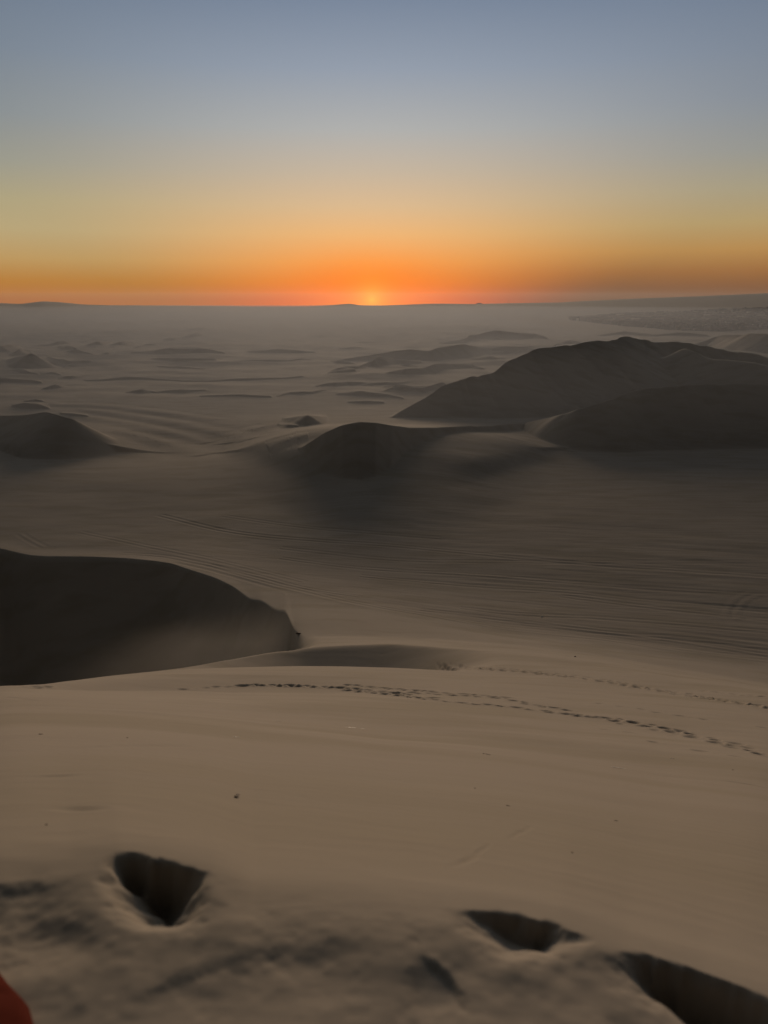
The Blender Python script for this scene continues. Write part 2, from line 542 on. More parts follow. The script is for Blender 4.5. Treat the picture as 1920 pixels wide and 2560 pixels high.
# --- grid rows follow the ridge lines
G1 = np.where(CD.on, CD.rc, np.nan)
G1 = np.where(AD.on, AD.rc, G1)
idx = np.arange(NT)
okm = ~np.isnan(G1)
G1 = gsm(np.interp(idx, idx[okm], G1[okm]), 1.0)
G1 = np.where(CD.on, CD.rc, np.where(AD.on, AD.rc, G1))
G1 = np.maximum(G1, Mr + 12)
G2 = np.where(E.on, E.rc, np.nan)
G2[0] = 420
okm = ~np.isnan(G2)
G2 = np.interp(idx, idx[okm], G2[okm])
G2 = np.maximum(G2, G1 + 30)
guides = [0.15 * one, 1.15 * one, c2r, Kr, R3r, R2r, R1r, Pr, T1r, G1, G2, 1500 * one, 2700 * one, HR * one, 5200 * one]
crag = np.interp(th, th, .5 * fbm(th * 90, th * 0, 3, 8) + .0 * th)
for d_ in (CD, E):
    d_.zc = d_.zc + crag * (.6 if d_ is CD else 1.4) * smooth((th - ray(1100, 1000)[0]) * 20)
counts = [12, 150, 230, 210, 170, 40, 100, 14, 330, 150, 760, 60, 50, 8]
rows = []
for k, n in enumerate(counts):
    f = np.linspace(0, 1, n, endpoint=False)[:, None]
    a, b = guides[k][None], np.maximum(guides[k + 1], guides[k] * 1.001)[None]
    rows.append(a * (b / a) ** f)
rows.append(guides[-1][None])
R = np.concatenate(rows, 0).T                    # (NT, NR)
NR = R.shape[1]
Zg = np.empty_like(R)
for j in range(NT):
    z = base_col(j, R[j])
    Zg[j] = z
XX = R * np.sin(th)[:, None]
YY = R * np.cos(th)[:, None]
for d in dunes:
    d.prepare()
    d.apply_all(R, XX, YY, Zg)

# behind the viewer the dune falls away too
bk = smooth((np.abs(th) - math.radians(50)) / math.radians(50))[:, None]
backz = CZ - np.where(R < 90, .42 * np.maximum(R - 1.5, 0), .42 * 88.5 + .08 * (R - 90))
backz = np.maximum(backz, PL - 3)
Zg = Zg * (1 - bk) + backz * bk

# --- undulation
amp = smooth((R - 3) / 12)
Zg += fbm(XX / 5.0, YY / 3.2, 3, 3) * .034 * amp * smooth((160 - R) / 120)
Zg += fbm(XX / 9.0 + YY / 40, YY / 2.2 + XX / 14, 3, 13) * .030 * amp * smooth((90 - R) / 60)
Zg += fbm(XX / 16.0, YY / 10.0, 3, 11) * .10 * smooth((R - 9) / 20)
Zg += fbm(XX / 60.0, YY / 45.0, 3, 21) * .5 * smooth((R - 140) / 120)
far = smooth((R - 330) / 250) * smooth((3600 - R) / 1200)
n1 = fbm(XX / 150.0 + .3 * fbm(XX / 90, YY / 90, 2, 5), YY / 90.0, 4, 31)
ridge = 1 - np.abs(fbm(XX / 120.0, YY / 70.0, 3, 77)) * 2
town_flat = smooth((np.degrees(th)[:, None] - 10) / 4) * smooth((R - 1000) / 200)
left_calm = 1 - .45 * smooth((6 - np.abs(np.degrees(th)[:, None] + 8)) / 5)
Zg += (n1 * 3.2 + ridge * 1.6) * far * (1 - .92 * town_flat) * left_calm
Zg += fbm(XX / 24.0, YY / 30.0, 2, 47) * .8 * far * (1 - town_flat)

# --- valley floor: wheel ruts
plain = smooth((R - T1r[:, None] - 0) / 5) * smooth((gsm(np.maximum(G1, 215), 45)[:, None] - R) / 50)
plain = plain * (.25 + .75 * smooth((np.degrees(th)[:, None] + 18) / 26))


def to_ground(px, py):
    """point of the finished ground seen at a pixel"""
    t, k = ray(px, py)
    j = int(np.argmin(np.abs(th - t)))
    z = ZC - R[j] * k
    hit = np.nonzero((Zg[j] >= z) & (R[j] > 1.0))[0]
    i = hit[0] if len(hit) else NR - 1
    if i > 0:
        a = z[i - 1] - Zg[j, i - 1]
        b = Zg[j, i] - z[i]
        f = a / (a + b) if a + b > 0 else 0
        r = R[j, i - 1] + (R[j, i] - R[j, i - 1]) * f
    else:
        r = R[j, i]
    return np.array([r * math.sin(t), r * math.cos(t), ZC - r * float(k)])


def ground_z(x, y):
    t = math.atan2(x, y)
    r = math.hypot(x, y)
    j = int(np.argmin(np.abs(th - t)))
    return float(np.interp(r, R[j], Zg[j]))


# rut field: lines nearly parallel to the edge of the valley floor
e0, e1 = to_ground(960, 1500), to_ground(1900, 1620)
dirx, diry = (e1 - e0)[:2] / np.linalg.norm((e1 - e0)[:2])
U = XX * dirx + YY * diry
V = -XX * diry + YY * dirx
V2 = V + 5.0 * vnoise(U / 90, V / 60, 5) + 1.2 * vnoise(U / 22, V / 30, 6)
pm = plain > .01
ruts = np.zeros_like(Zg)
u, v = U[pm], V2[pm]
rg = np.zeros_like(u)
for k, (du, dv, am) in enumerate(((60, .8, .070), (34, 1.7, .085), (20, .5, .045), (110, 3.6, .11))):
    ang = (-.03, .045, 0.0, .02)[k]
    nn = vnoise(u / du, (v + u * ang) / dv, 60 + k)
    rg += am * (nn - .35 * np.abs(nn))
ruts[pm] = rg
Zg += ruts * plain * .5 * (.45 + 1.1 * smooth(fbm(U / 40, V / 25, 2, 141) * .9 + .5)) * (.35 + 1.0 * smooth((V2 - V2[pm].min()) / 40) * smooth((200 - R) / 60))


def track(pts, width=.32, depth=.13, gauge=1.5, fade=1.0):
    """a pair of wheel ruts along a line of photograph positions"""
    P = np.array([to_ground(*p)[:2] for p in pts])
    Q = []
    for i in range(len(P) - 1):
        p0, p1, p2, p3 = P[max(i - 1, 0)], P[i], P[i + 1], P[min(i + 2, len(P) - 1)]
        for t in np.linspace(0, 1, 12, endpoint=False):
            Q.append(.5 * ((2 * p1) + (-p0 + p2) * t + (2 * p0 - 5 * p1 + 4 * p2 - p3) * t * t + (-p0 + 3 * p1 - 3 * p2 + p3) * t ** 3))
    Q.append(P[-1])
    Q = np.array(Q)
    for a, b in zip(Q[:-1], Q[1:]):
        m = (a + b) / 2
        rad = np.linalg.norm(b - a) / 2 + gauge + 1 + width * 3
        tm = math.atan2(m[0], m[1])
        rm = np.hypot(*m)
        dt = rad / rm * 1.1
        j0, j1 = np.searchsorted(th, [tm - dt, tm + dt])
        if j1 <= j0:
            continue
        sub = R[j0:j1]
        i0 = max(0, min(np.searchsorted(sub[k], rm - rad) for k in range(0, len(sub), max(1, len(sub) // 6))) - 2)
        i1 = max(np.searchsorted(sub[k], rm + rad) for k in range(0, len(sub), max(1, len(sub) // 6))) + 2
        x, y = XX[j0:j1, i0:i1], YY[j0:j1, i0:i1]
        d = b - a
        L = np.hypot(*d) + 1e-9
        d = d / L
        s = (x - a[0]) * d[0] + (y - a[1]) * d[1]
        w = -(x - a[0]) * d[1] + (y - a[1]) * d[0]
        on = (s >= 0) & (s < L)
        prof = 0
        for off in ((-gauge / 2, gauge / 2) if gauge > 0 else (0,)):
            q_ = np.abs(w - off) / width
            prof = prof - np.exp(-q_ ** 2) + .45 * np.exp(-((q_ - 1.9) / .7) ** 2)
        Zg[j0:j1, i0:i1] += np.where(on, prof * depth * fade * (.34 if depth > 0 else .5), 0)


track([(440, 1407), (521, 1425), (637, 1457), (752, 1487), (868, 1513), (960, 1529), (1076, 1549), (1249, 1581), (1423, 1602),
       (1597, 1627), (1770, 1651), (1925, 1672)], .5, .20, 0)
track([(520, 1412), (700, 1462), (900, 1508), (1076, 1540), (1300, 1578), (1500, 1598), (1700, 1628), (1925, 1655)], .35, .10)
track([(300, 1384), (400, 1390), (480, 1404), (640, 1440), (760, 1470), (900, 1492)], .35, .10)
track([(50, 1334), (75, 1350), (110, 1368)], .4, .07, 1.5)
track([(400, 1288), (520, 1318), (640, 1338), (800, 1352), (1000, 1366), (1250, 1390), (1500, 1412), (1700, 1425), (1925, 1440)], .5, .16)
track([(1150, 1520), (1300, 1536), (1500, 1545), (1700, 1560), (1925, 1580)], .45, .15)
track([(1050, 1524), (1250, 1548), (1500, 1580), (1700, 1596), (1925, 1622)], .4, .12)
track([(900, 1440), (1150, 1462), (1400, 1478), (1600, 1500), (1925, 1528)], .45, .14)
track([(700, 1395), (900, 1420), (1200, 1438), (1500, 1462), (1925, 1490)], .45, .12)
track([(700, 1370), (1000, 1400), (1300, 1405), (1925, 1405)], .5, .12)
track([(1400, 1490), (1600, 1515), (1925, 1550)], .4, .14)
track([(1300, 1560), (1600, 1592), (1925, 1640)], .4, .12)
track([(1210, 1082), (1260, 1095), (1330, 1110), (1440, 1127), (1540, 1130), (1660, 1118), (1800, 1120), (1925, 1116)], .9, .35, 2.2)
track([(1828, 1545), (1835, 1520), (1860, 1495), (1890, 1485)], .5, -.05, 1.6)
track([(1828, 1545), (1845, 1548), (1860, 1540)], .5, -.05, 0)
track([(560, 1290), (700, 1310), (900, 1330), (1100, 1345)], .5, .12)
track([(200, 1330), (400, 1372), (620, 1420), (760, 1455)], .4, .08)

for pts_ in ([(150, 1032), (230, 1046), (330, 1062), (430, 1082), (520, 1106)], [(200, 1024), (300, 1036), (420, 1054), (540, 1080), (620, 1100)],
             [(290, 1078), (350, 1090), (430, 1112), (500, 1140)], [(120, 1010), (240, 1014), (400, 1030), (540, 1050)],
             [(670, 1120), (720, 1100), (770, 1088)], [(560, 1110), (620, 1078), (690, 1060)]):
    track(pts_, 4.5, -.55, 0)
# --- footprints in the near slopes: pits with a pushed-up rim
fr = random.Random(4)


def pit(x, y, ang, L, Wd, depth, rim=.35):
    t, r = math.atan2(x, y), math.hypot(x, y)
    rad = L * 2.6
    dt = rad / r
    j0, j1 = np.searchsorted(th, [t - dt, t + dt])
    if j1 - j0 < 1:
        return
    i0 = max(0, np.searchsorted(R[(j0 + j1) // 2], r - rad) - 3)
    i1 = np.searchsorted(R[(j0 + j1) // 2], r + rad) + 3
    dx, dy = XX[j0:j1, i0:i1] - x, YY[j0:j1, i0:i1] - y
    c, s = math.cos(ang), math.sin(ang)
    a = (dx * c + dy * s) / L
    b = (-dx * s + dy * c) / Wd
    q_ = np.sqrt(a * a + b * b)
    Zg[j0:j1, i0:i1] += -depth * np.exp(-(q_ ** 2.6)) + depth * rim * np.exp(-((q_ - 1.75) / .45) ** 2)


def trail(pts, step=.62, size=.17, depth=.085, side=.16, jit=.06, drop=0.0):
    P = [to_ground(*p) for p in pts]
    k, acc = 0, 0.0
    for a, b in zip(P[:-1], P[1:]):
        d = b[:2] - a[:2]
        L = float(np.hypot(*d))
        d = d / L
        ang = math.atan2(d[1], d[0])
        while acc < L:
            p = a[:2] + d * acc
            s = side * (1 if k % 2 else -1)
            x = p[0] - d[1] * s + fr.uniform(-jit, jit)
            y = p[1] + d[0] * s + fr.uniform(-jit, jit)
            if fr.random() > drop:
                sc = fr.uniform(.8, 1.25)
                pit(x, y, ang + fr.uniform(-.4, .4), size * 1.2 * sc, size * .85 * sc, depth * 1.3 * fr.uniform(.6, 1.2), .18)
            k += 1
            acc += step * fr.uniform(.85, 1.15)
        acc -= L


T1F = [(1105, 1668), (1220, 1675), (1365, 1687), (1458, 1697), (1573, 1715), (1712, 1739), (1828, 1756), (1925, 1771)]
trail(T1F, .55, .26, .20)
trail([(p[0], p[1] - 5) for p in T1F], .7, .22, .12, jit=.2)
trail([(p[0] + 20, p[1] + 4) for p in T1F[3:]], .7, .18, .09, jit=.25, drop=.2)
trail([(1765, 1728), (1850, 1738), (1925, 1743)], .6, .22, .10)
trail([(1100, 1660), (1150, 1666), (1200, 1671)], .4, .18, .08, jit=.4)
T2F = [(610, 1713), (700, 1714), (780, 1716), (870, 1721), (930, 1727), (985, 1734), (1060, 1741), (1100, 1746)]
trail([(395, 1724), (450, 1722), (520, 1719), (610, 1713)], .7, .20, .07, drop=.15)
trail(T2F, .6, .25, .15, drop=.1)
trail([(p[0], p[1] + 5) for p in T2F[3:]], .7, .22, .11)
trail([(870, 1712), (980, 1722), (1060, 1728), (1130, 1735), (1200, 1738), (1260, 1744)], .6, .22, .11)
trail([(1000, 1730), (1080, 1735), (1150, 1740), (1220, 1742), (1290, 1752), (1330, 1762), (1380, 1770), (1430, 1776)], .6, .20, .10)
trail([(850, 1722), (960, 1733), (1060, 1748), (1130, 1756), (1210, 1762), (1310, 1772), (1420, 1786), (1480, 1792), (1560, 1805),
       (1640, 1818), (1720, 1838), (1800, 1858), (1870, 1878), (1925, 1893)], .70, .20, .115, drop=.03)
trail([(1510, 1795), (1580, 1803), (1660, 1820), (1740, 1838), (1800, 1852), (1925, 1882)], .75, .17, .09)
trail([(1560, 1810), (1650, 1826), (1690, 1831)], .8, .17, .05)
trail([(1640, 1855), (1730, 1872), (1840, 1892), (1925, 1912)], .9, .17, .05, drop=.2)
trail([(1450, 1755), (1550, 1765), (1700, 1790), (1800, 1803), (1925, 1822)], 1.1, .18, .06, drop=.2)
trail([(1590, 1667), (1700, 1680), (1800, 1697), (1925, 1722)], 1.4, .22, .06, drop=.2)
trail([(1520, 1824), (1575, 1832)], .8, .16, .04)
trail([(1380, 1780), (1440, 1789), (1530, 1800)], .7, .19, .12)
trail([(80, 1718), (110, 1716)], .5, .25, .12)
trail([(1420, 1640), (1470, 1645)], 1.2, .2, .06)

# shallow wind scours on the near slope
for (x0, y0, x1, y1, wd, dp) in ((200, 1872, 470, 1864, .18, .02), (150, 2022, 250, 2024, .06, .02), (1640, 1938, 1760, 1950, .10, .03),
                                 (1812, 1952, 1925, 1972, .12, .04), (1270, 2098, 1330, 2066, .025, .006), (1132, 2168, 1190, 2140, .03, .007),
                                 (1190, 2140, 1225, 2108, .02, .006), (0, 1743, 90, 1752, .25, .03), (100, 1942, 190, 1938, .07, .015)):
    a, b = to_ground(x0, y0)[:2], to_ground(x1, y1)[:2]
    n = max(3, int(np.hypot(*(b - a)) / (wd * 1.2)))
    for k in range(n):
        p = a + (b - a) * (k + .5) / n
        pit(p[0] + fr.uniform(-.3, .3) * wd, p[1] + fr.uniform(-.3, .3) * wd, math.atan2(*(b - a)[::-1]), wd * 1.6, wd * .7,
            dp * .45 * fr.uniform(.5, 1.3) * math.sin(math.pi * (k + .5) / n) ** .5, .1)


# --- trampled sand at the viewer's feet
def near_xy(px, py, z=CZ):
    t, k = ray(px, py)
    r = (ZC - z) / k
    return np.array([float(r * np.sin(t)), float(r * np.cos(t))])


iN = int(np.searchsorted(R[NT // 2], 6.0))
xn, yn = XX[:, :iN], YY[:, :iN]


def carve(poly, depth, ws, lift=0.0):
    """sink (or raise) a convex patch; every side has a slope width of its own"""
    P = [near_xy(*p) for p in poly]
    c = sum(P) / len(P)
    f = None
    wob = .05 * fbm(xn * 5 + len(poly) * 3.3, yn * 5, 4, 91) + .009 * fbm(xn * 17, yn * 17, 3, 95)
    for i in range(len(P)):
        a, b = P[i], P[(i + 1) % len(P)]
        d = (b - a) / np.linalg.norm(b - a)
        nrm = np.array([-d[1], d[0]])
        if np.dot(c - a, nrm) < 0:
            nrm = -nrm
        s = smooth(((xn - a[0]) * nrm[0] + (yn - a[1]) * nrm[1] + wob) / ws[i])
        f = s if f is None else f * s
    Zg[:, :iN] += -depth * f


carve([(215, 2175), (285, 2118), (430, 2128), (540, 2172), (590, 2260), (420, 2440), (330, 2440)], .27, [.10, .06, .06, .17, .30, .14, .30])
carve([(-200, 2190), (200, 2170), (330, 2420), (-200, 2700)], .04, [.08, .3, .3, .3])
carve([(1080, 2258), (1180, 2252), (1400, 2292), (1500, 2340), (1380, 2520), (1230, 2500)], .17, [.07, .05, .06, .22, .25, .40])
carve([(1430, 2440), (1520, 2358), (1640, 2370), (1960, 2508), (1960, 2740), (1640, 2700)], .20, [.12, .06, .05, .1, .30, .40])
carve([(1000, 2352), (1052, 2340), (1100, 2420), (1230, 2600), (1010, 2700)], .012, [.05, .03, .04, .12, .07])
carve([(260, 2440), (520, 2420), (640, 2330), (760, 2430), (560, 2720), (260, 2700)], .014, [.08, .06, .14, .25, .3, .12])
carve([(620, 2230), (760, 2300), (1000, 2480), (1000, 2700), (660, 2700), (560, 2400)], .025, [.12, .25, .2, .3, .3, .2])
carve([(270, 2450), (370, 2370), (440, 2435), (370, 2500)], -.02, [.07, .08, .08, .06])
tr = smooth((np.interp(th, th, c2r)[:, None] * 1.06 - R[:, :iN]) / .35)
Zg[:, :iN] += (fbm(xn * 1.7, yn * 2.2, 3, 55) * .026 + fbm(xn * 9, yn * 9, 3, 58) * .006) * tr * smooth((R[:, :iN] - .4) / .4)

# ------------------------------------------------------------------ materials


def mat_new(name):
    m = bpy.data.materials.new(name)
    m.use_nodes = True
    t = m.node_tree
    for n in list(t.nodes):
        t.nodes.remove(n)
    out = t.nodes.new('ShaderNodeOutputMaterial')
    return m, t, out


def plain_mat(name, col, rough=.85, var=.15, scale=8.0):
    m, t, out = mat_new(name)
    b = t.nodes.new('ShaderNodeBsdfPrincipled')
    b.inputs['Roughness'].default_value = rough
    c = t.nodes.new('ShaderNodeTexCoord')
    n = t.nodes.new('ShaderNodeTexNoise')
    n.inputs['Scale'].default_value = scale
    t.links.new(c.outputs['Object'], n.inputs['Vector'])
    a = tuple(v * (1 - var) for v in col) + (1,)
    d = tuple(min(1, v * (1 + var)) for v in col) + (1,)
    cc = ramp(t, n.outputs['Fac'], [(.3, a), (.7, d)])
    t.links.new(cc, b.inputs['Base Color'])
    t.links.new(b.outputs[0], out.inputs[0])
    return m


def sand_material():
    m, t, out = mat_new('sand')
    L = t.links
    b = t.nodes.new('ShaderNodeBsdfPrincipled')
    b.inputs['Roughness'].default_value = .95
    b.inputs['Specular IOR Level'].default_value = .12
    c = t.nodes.new('ShaderNodeTexCoord')
    at = t.nodes.new('ShaderNodeAttribute')
    at.attribute_name = 'tracked'

    def noise(scale, stretch=(1, 1, 1), detail=3, rot=0.0):
        mp = t.nodes.new('ShaderNodeMapping')
        mp.inputs['Scale'].default_value = stretch
        mp.inputs['Rotation'].default_value = (0, 0, rot)
        L.new(c.outputs['Object'], mp.inputs[0])
        n = t.nodes.new('ShaderNodeTexNoise')
        n.inputs['Scale'].default_value = scale
        n.inputs['Detail'].default_value = detail
        L.new(mp.outputs[0], n.inputs['Vector'])
        return n.outputs['Fac']

    big = noise(.035, (1, 1.6, 1), 4)
    mid = noise(.6, (.5, 1.6, 1), 5)
    fin = noise(30, (1, 1, 1), 3)
    pat = noise(.16, (.45, 1.3, 1), 5, .12)
    col = ramp(t, big, [(.3, (.330, .292, .246, 1)), (.7, (.390, .345, .290, 1))])
    col = mixc(t, math_node(t, 'MULTIPLY', mid, .35), col, (.30, .25, .20, 1))
    col = mixc(t, math_node(t, 'MULTIPLY', fin, .25), col, (.42, .365, .30, 1))
    col = mixc(t, ramp(t, pat, [(.48, (0, 0, 0, 1)), (.62, (.55, .55, .55, 1))]), col, (.285, .250, .190, 1))
    # sand turned over by wheels: darker damp grains in streaks
    ang = math.atan2(diry, dirx)
    st = noise(1.0, (.035, 1.1, 1), 4, -ang)
    st2 = noise(1.0, (.12, 3.2, 1), 3, -ang - .06)
    stf = math_node(t, 'ADD', math_node(t, 'MULTIPLY', st, .6), math_node(t, 'MULTIPLY', st2, .4))
    wear = ramp(t, stf, [(.40, (0, 0, 0, 1)), (.60, (1, 1, 1, 1))])
    wf = math_node(t, 'MULTIPLY', math_node(t, 'MULTIPLY', wear, at.outputs['Fac']), .34)
    col = mixc(t, wf, col, (.22, .185, .155, 1))
    L.new(col, b.inputs['Base Color'])
    # wind ripples and grain, fading into the smooth far slopes
    mp = t.nodes.new('ShaderNodeMapping')
    mp.inputs['Rotation'].default_value = (0, 0, .35)
    L.new(c.outputs['Object'], mp.inputs[0])
    wv = t.nodes.new('ShaderNodeTexWave')
    wv.wave_type = 'BANDS'
    wv.bands_direction = 'Y'
    wv.inputs['Scale'].default_value = 1.4
    wv.inputs['Distortion'].default_value = 9.0
    wv.inputs['Detail'].default_value = 3
    wv.inputs['Detail Scale'].default_value = 1.2
    L.new(mp.outputs[0], wv.inputs[0])
    b1 = t.nodes.new('ShaderNodeBump')
    b1.inputs['Strength'].default_value = .12
    b1.inputs['Distance'].default_value = .010
    L.new(wv.outputs['Fac'], b1.inputs['Height'])
    b2 = t.nodes.new('ShaderNodeBump')
    b2.inputs['Strength'].default_value = .85
    b2.inputs['Distance'].default_value = .035
    L.new(mid, b2.inputs['Height'])
    L.new(b1.outputs[0], b2.inputs['Normal'])
    b3 = t.nodes.new('ShaderNodeBump')
    b3.inputs['Distance'].default_value = .07
    L.new(at.outputs['Fac'], b3.inputs['Strength'])
    L.new(stf, b3.inputs['Height'])
    L.new(b2.outputs[0], b3.inputs['Normal'])
    L.new(b3.outputs[0], b.inputs['Normal'])
    L.new(b.outputs[0], out.inputs[0])
    return m


SAND = sand_material()
COL = scene.collection


def mesh_obj(name, co, faces, mat, parent=None, smoothed=False):
    me = bpy.data.meshes.new(name)
    me.from_pydata([tuple(v) for v in co], [], faces)
    me.update()
    if smoothed:
        me.polygons.foreach_set('use_smooth', [True] * len(me.polygons))
    me.materials.append(mat)
    o = bpy.data.objects.new(name, me)
    COL.objects.link(o)
    o.parent = parent
    return o


# ------------------------------------------------------------------ the ground sheet
co = np.stack([XX, YY, Zg], -1).astype(np.float32).reshape(-1, 3)
co = np.concatenate([co, np.array([[0, 0, float(Zg[:, 0].mean())]], np.float32)], 0)
ja = np.arange(NT - 1)[:, None]
ia = np.arange(NR - 1)[None, :]
v00 = ja * NR + ia
v10 = (ja + 1) * NR + ia
quads = np.stack([v00, v10, v10 + 1, v00 + 1], -1).reshape(-1, 4)[:, ::-1]
cen = len(co) - 1
jt = np.arange(NT - 1)
tris = np.stack([np.full(NT - 1, cen), (jt + 1) * NR, jt * NR], -1)[:, ::-1]
me = bpy.data.meshes.new('desert_ground')
me.vertices.add(len(co))
me.vertices.foreach_set('co', co.ravel())
nl = quads.size + tris.size
me.loops.add(nl)
me.loops.foreach_set('vertex_index', np.concatenate([quads.ravel(), tris.ravel()]).astype(np.int32))
me.polygons.add(len(quads) + len(tris))
ls = np.concatenate([np.arange(len(quads)) * 4, quads.size + np.arange(len(tris)) * 3]).astype(np.int32)
me.polygons.foreach_set('loop_start', ls)
me.polygons.foreach_set('use_smooth', np.ones(len(ls), bool))
me.update(calc_edges=True)
a = me.attributes.new('tracked', 'FLOAT', 'POINT')
a.data.foreach_set('value', np.concatenate([plain.ravel(), [0]]).astype(np.float32))
me.materials.append(SAND)
ground = bpy.data.objects.new('desert_ground', me)
COL.objects.link(ground)
ground['kind'] = 'structure'
nz = np.zeros(1)
me.polygons[0].normal

# ------------------------------------------------------------------ things


def tag(o, label, cat, group=None, kind=None):
    o['label'] = label
    o['category'] = cat
    if group:
        o['group'] = group
    if kind:
        o['kind'] = kind
    return o


GREY = [plain_mat('render_wall', c, .9, .25, .4) for c in
        ((.13, .11, .095), (.06, .05, .045), (.09, .065, .05), (.24, .22, .20), (.04, .038, .036))]
WHITE = plain_mat('white_wall', (.75, .74, .72), .6, .05, 1)
TREE = plain_mat('far_leaves', (.030, .040, .022), .9, .4, .5)
rr = random.Random(12)


def house_mesh(k):
    """flat-roofed town house: walls with door and window openings, parapet, stair hut"""
    r_ = random.Random(100 + k)
    w, d, h = r_.uniform(6, 14), r_.uniform(6, 11), r_.choice((3.2, 3.4, 3.4, 6.2, 6.4))
    v, f, mi = [], [], []

    def box(x0, x1, y0, y1, z0, z1, m=0):
        n = len(v)
        v.extend([(x0, y0, z0), (x1, y0, z0), (x1, y1, z0), (x0, y1, z0), (x0, y0, z1), (x1, y0, z1), (x1, y1, z1), (x0, y1, z1)])
        for q_ in ((0, 3, 2, 1), (4, 5, 6, 7), (0, 1, 5, 4), (1, 2, 6, 5), (2, 3, 7, 6), (3, 0, 4, 7)):
            f.append(tuple(n + i for i in q_))
            mi.append(m)
    box(-w / 2, w / 2, -d / 2, d / 2, 0, h)
    p = .3
    for (x0, x1, y0, y1) in ((-w / 2 - .05, w / 2 + .05, -d / 2 - .05, -d / 2 + p), (-w / 2 - .05, w / 2 + .05, d / 2 - p, d / 2 + .05),
                             (-w / 2 - .05, -w / 2 + p, -d / 2 + p, d / 2 - p), (w / 2 - p, w / 2 + .05, -d / 2 + p, d / 2 - p)):
        box(x0, x1, y0, y1, h + .003, h + .8)
    if k % 2:
        box(-w * .3, -w * .3 + 3, 0, 2.6, h + .003, h + 2.4)
    for fl in range(int(h // 3)):
        for i in range(int(w // 3.2)):
            x = -w / 2 + 1.6 + i * 3.2
            door = fl == 0 and i == 0
            box(x - .55, x + .55, -d / 2 - .06, -d / 2 - .004, fl * 3.1 + (.05 if door else 1.0), fl * 3.1 + 2.2, 1)
    me_ = bpy.data.meshes.new('house')
    me_.from_pydata(v, [], f)
    return me_, mi


DARKW = plain_mat('dark_window', (.03, .03, .035), .3, .1, 1)
hm = []
for k in range(6):
    for c in range(6):
        m_, mi = house_mesh(k)
        m_.materials.append(WHITE if c == 5 else GREY[c])
        m_.materials.append(DARKW)
        m_.polygons.foreach_set('material_index', mi)
        hm.append(m_)


def town_spot(near=True):
    for _ in range(400):
        px = rr.uniform(1430, 1935)
        lo = np.interp(px, [1430, 1560, 1700, 1800, 1920, 1935], [800, 815, 826, 829, 822, 820])
        hi = np.interp(px, [1430, 1560, 1700, 1800, 1920, 1935], [797, 786, 782, 776, 772, 772])
        py = lo - (lo - hi) * rr.random() ** (1.5 if near else .9)
        g_ = to_ground(px, py)
        if 900 < g_[1] < 3600:
            return g_
    return None


spots, cells = [], {}


def free_spot(g_, md):
    c = (int(g_[0] // 12), int(g_[1] // 12))
    for a_ in (-1, 0, 1):
        for b_ in (-1, 0, 1):
            for o_ in cells.get((c[0] + a_, c[1] + b_), ()):
                if math.hypot(o_[0] - g_[0], o_[1] - g_[1]) < md:
                    return False
    cells.setdefault(c, []).append(g_)
    return True


tries = 0
while len(spots) < 1500 and tries < 6000:
    tries += 1
    g_ = town_spot(len(spots) < 900)
    if g_ is not None and free_spot(g_, 11):
        spots.append(g_)
spots.sort(key=lambda s: s[1])
houses = []
for k, s in enumerate(spots[:290]):
    wht = rr.random() < .06
    m_ = hm[(k % 6) * 6 + (5 if wht else rr.choice((0, 1, 1, 2, 3, 4, 4)))]
    o = bpy.data.objects.new('house', m_)
    COL.objects.link(o)
    o.location = (s[0], s[1], s[2] - .3)
    o.rotation_euler.z = rr.uniform(-.35, .35)
    o.scale = (1, 1, rr.uniform(.8, 1.2))
    col = 'white walled' if wht else 'dull brick and render'
    hue = ('tan', 'dark brown', 'rusty brown', 'pale grey', 'dark grey', 'white walled')[[m.name for m in GREY + [WHITE]].index(m_.materials[0].name)]
    st_ = 'two-storey' if m_.vertices[4].co.z > 5 else 'single-storey'
    hut = 'with roof hut' if (k % 6) % 2 else 'with bare roof'
    tag(o, f'{hue} {st_} house {hut} in the near rows of the hazy town', 'house', f'{hue} {st_} houses {hut}')
# the rest of the town as one mass
v, f, mi = [], [], []
for s in spots[290:]:
    w, d, h = rr.uniform(8, 22), rr.uniform(8, 16), rr.uniform(3, 8)
    n = len(v)
    c_, s_ = math.cos(rr.uniform(-.3, .3)), math.sin(rr.uniform(-.3, .3))
    for z_ in (s[2] - .5, s[2] + h):
        for (x_, y_) in ((-w / 2, -d / 2), (w / 2, -d / 2), (w / 2, d / 2), (-w / 2, d / 2)):
            v.append((s[0] + x_ * c_ - y_ * s_, s[1] + x_ * s_ + y_ * c_, z_))
    m_ = rr.choice((0, 1, 1, 2, 3, 4, 4)) if rr.random() > .03 else 5
    for q_ in ((4, 5, 6, 7), (0, 1, 5, 4), (1, 2, 6, 5), (2, 3, 7, 6), (3, 0, 4, 7)):
        f.append(tuple(n + i for i in q_))
        mi.append(m_)
me_ = bpy.data.meshes.new('distant_town')
me_.from_pydata(v, [], f)
for m_ in GREY + [WHITE]:
    me_.materials.append(m_)
me_.polygons.foreach_set('material_index', mi)
o = bpy.data.objects.new('distant_town', me_)
COL.objects.link(o)
tag(o, 'hazy mass of low roofs farther back in the desert town', 'town', kind='stuff')
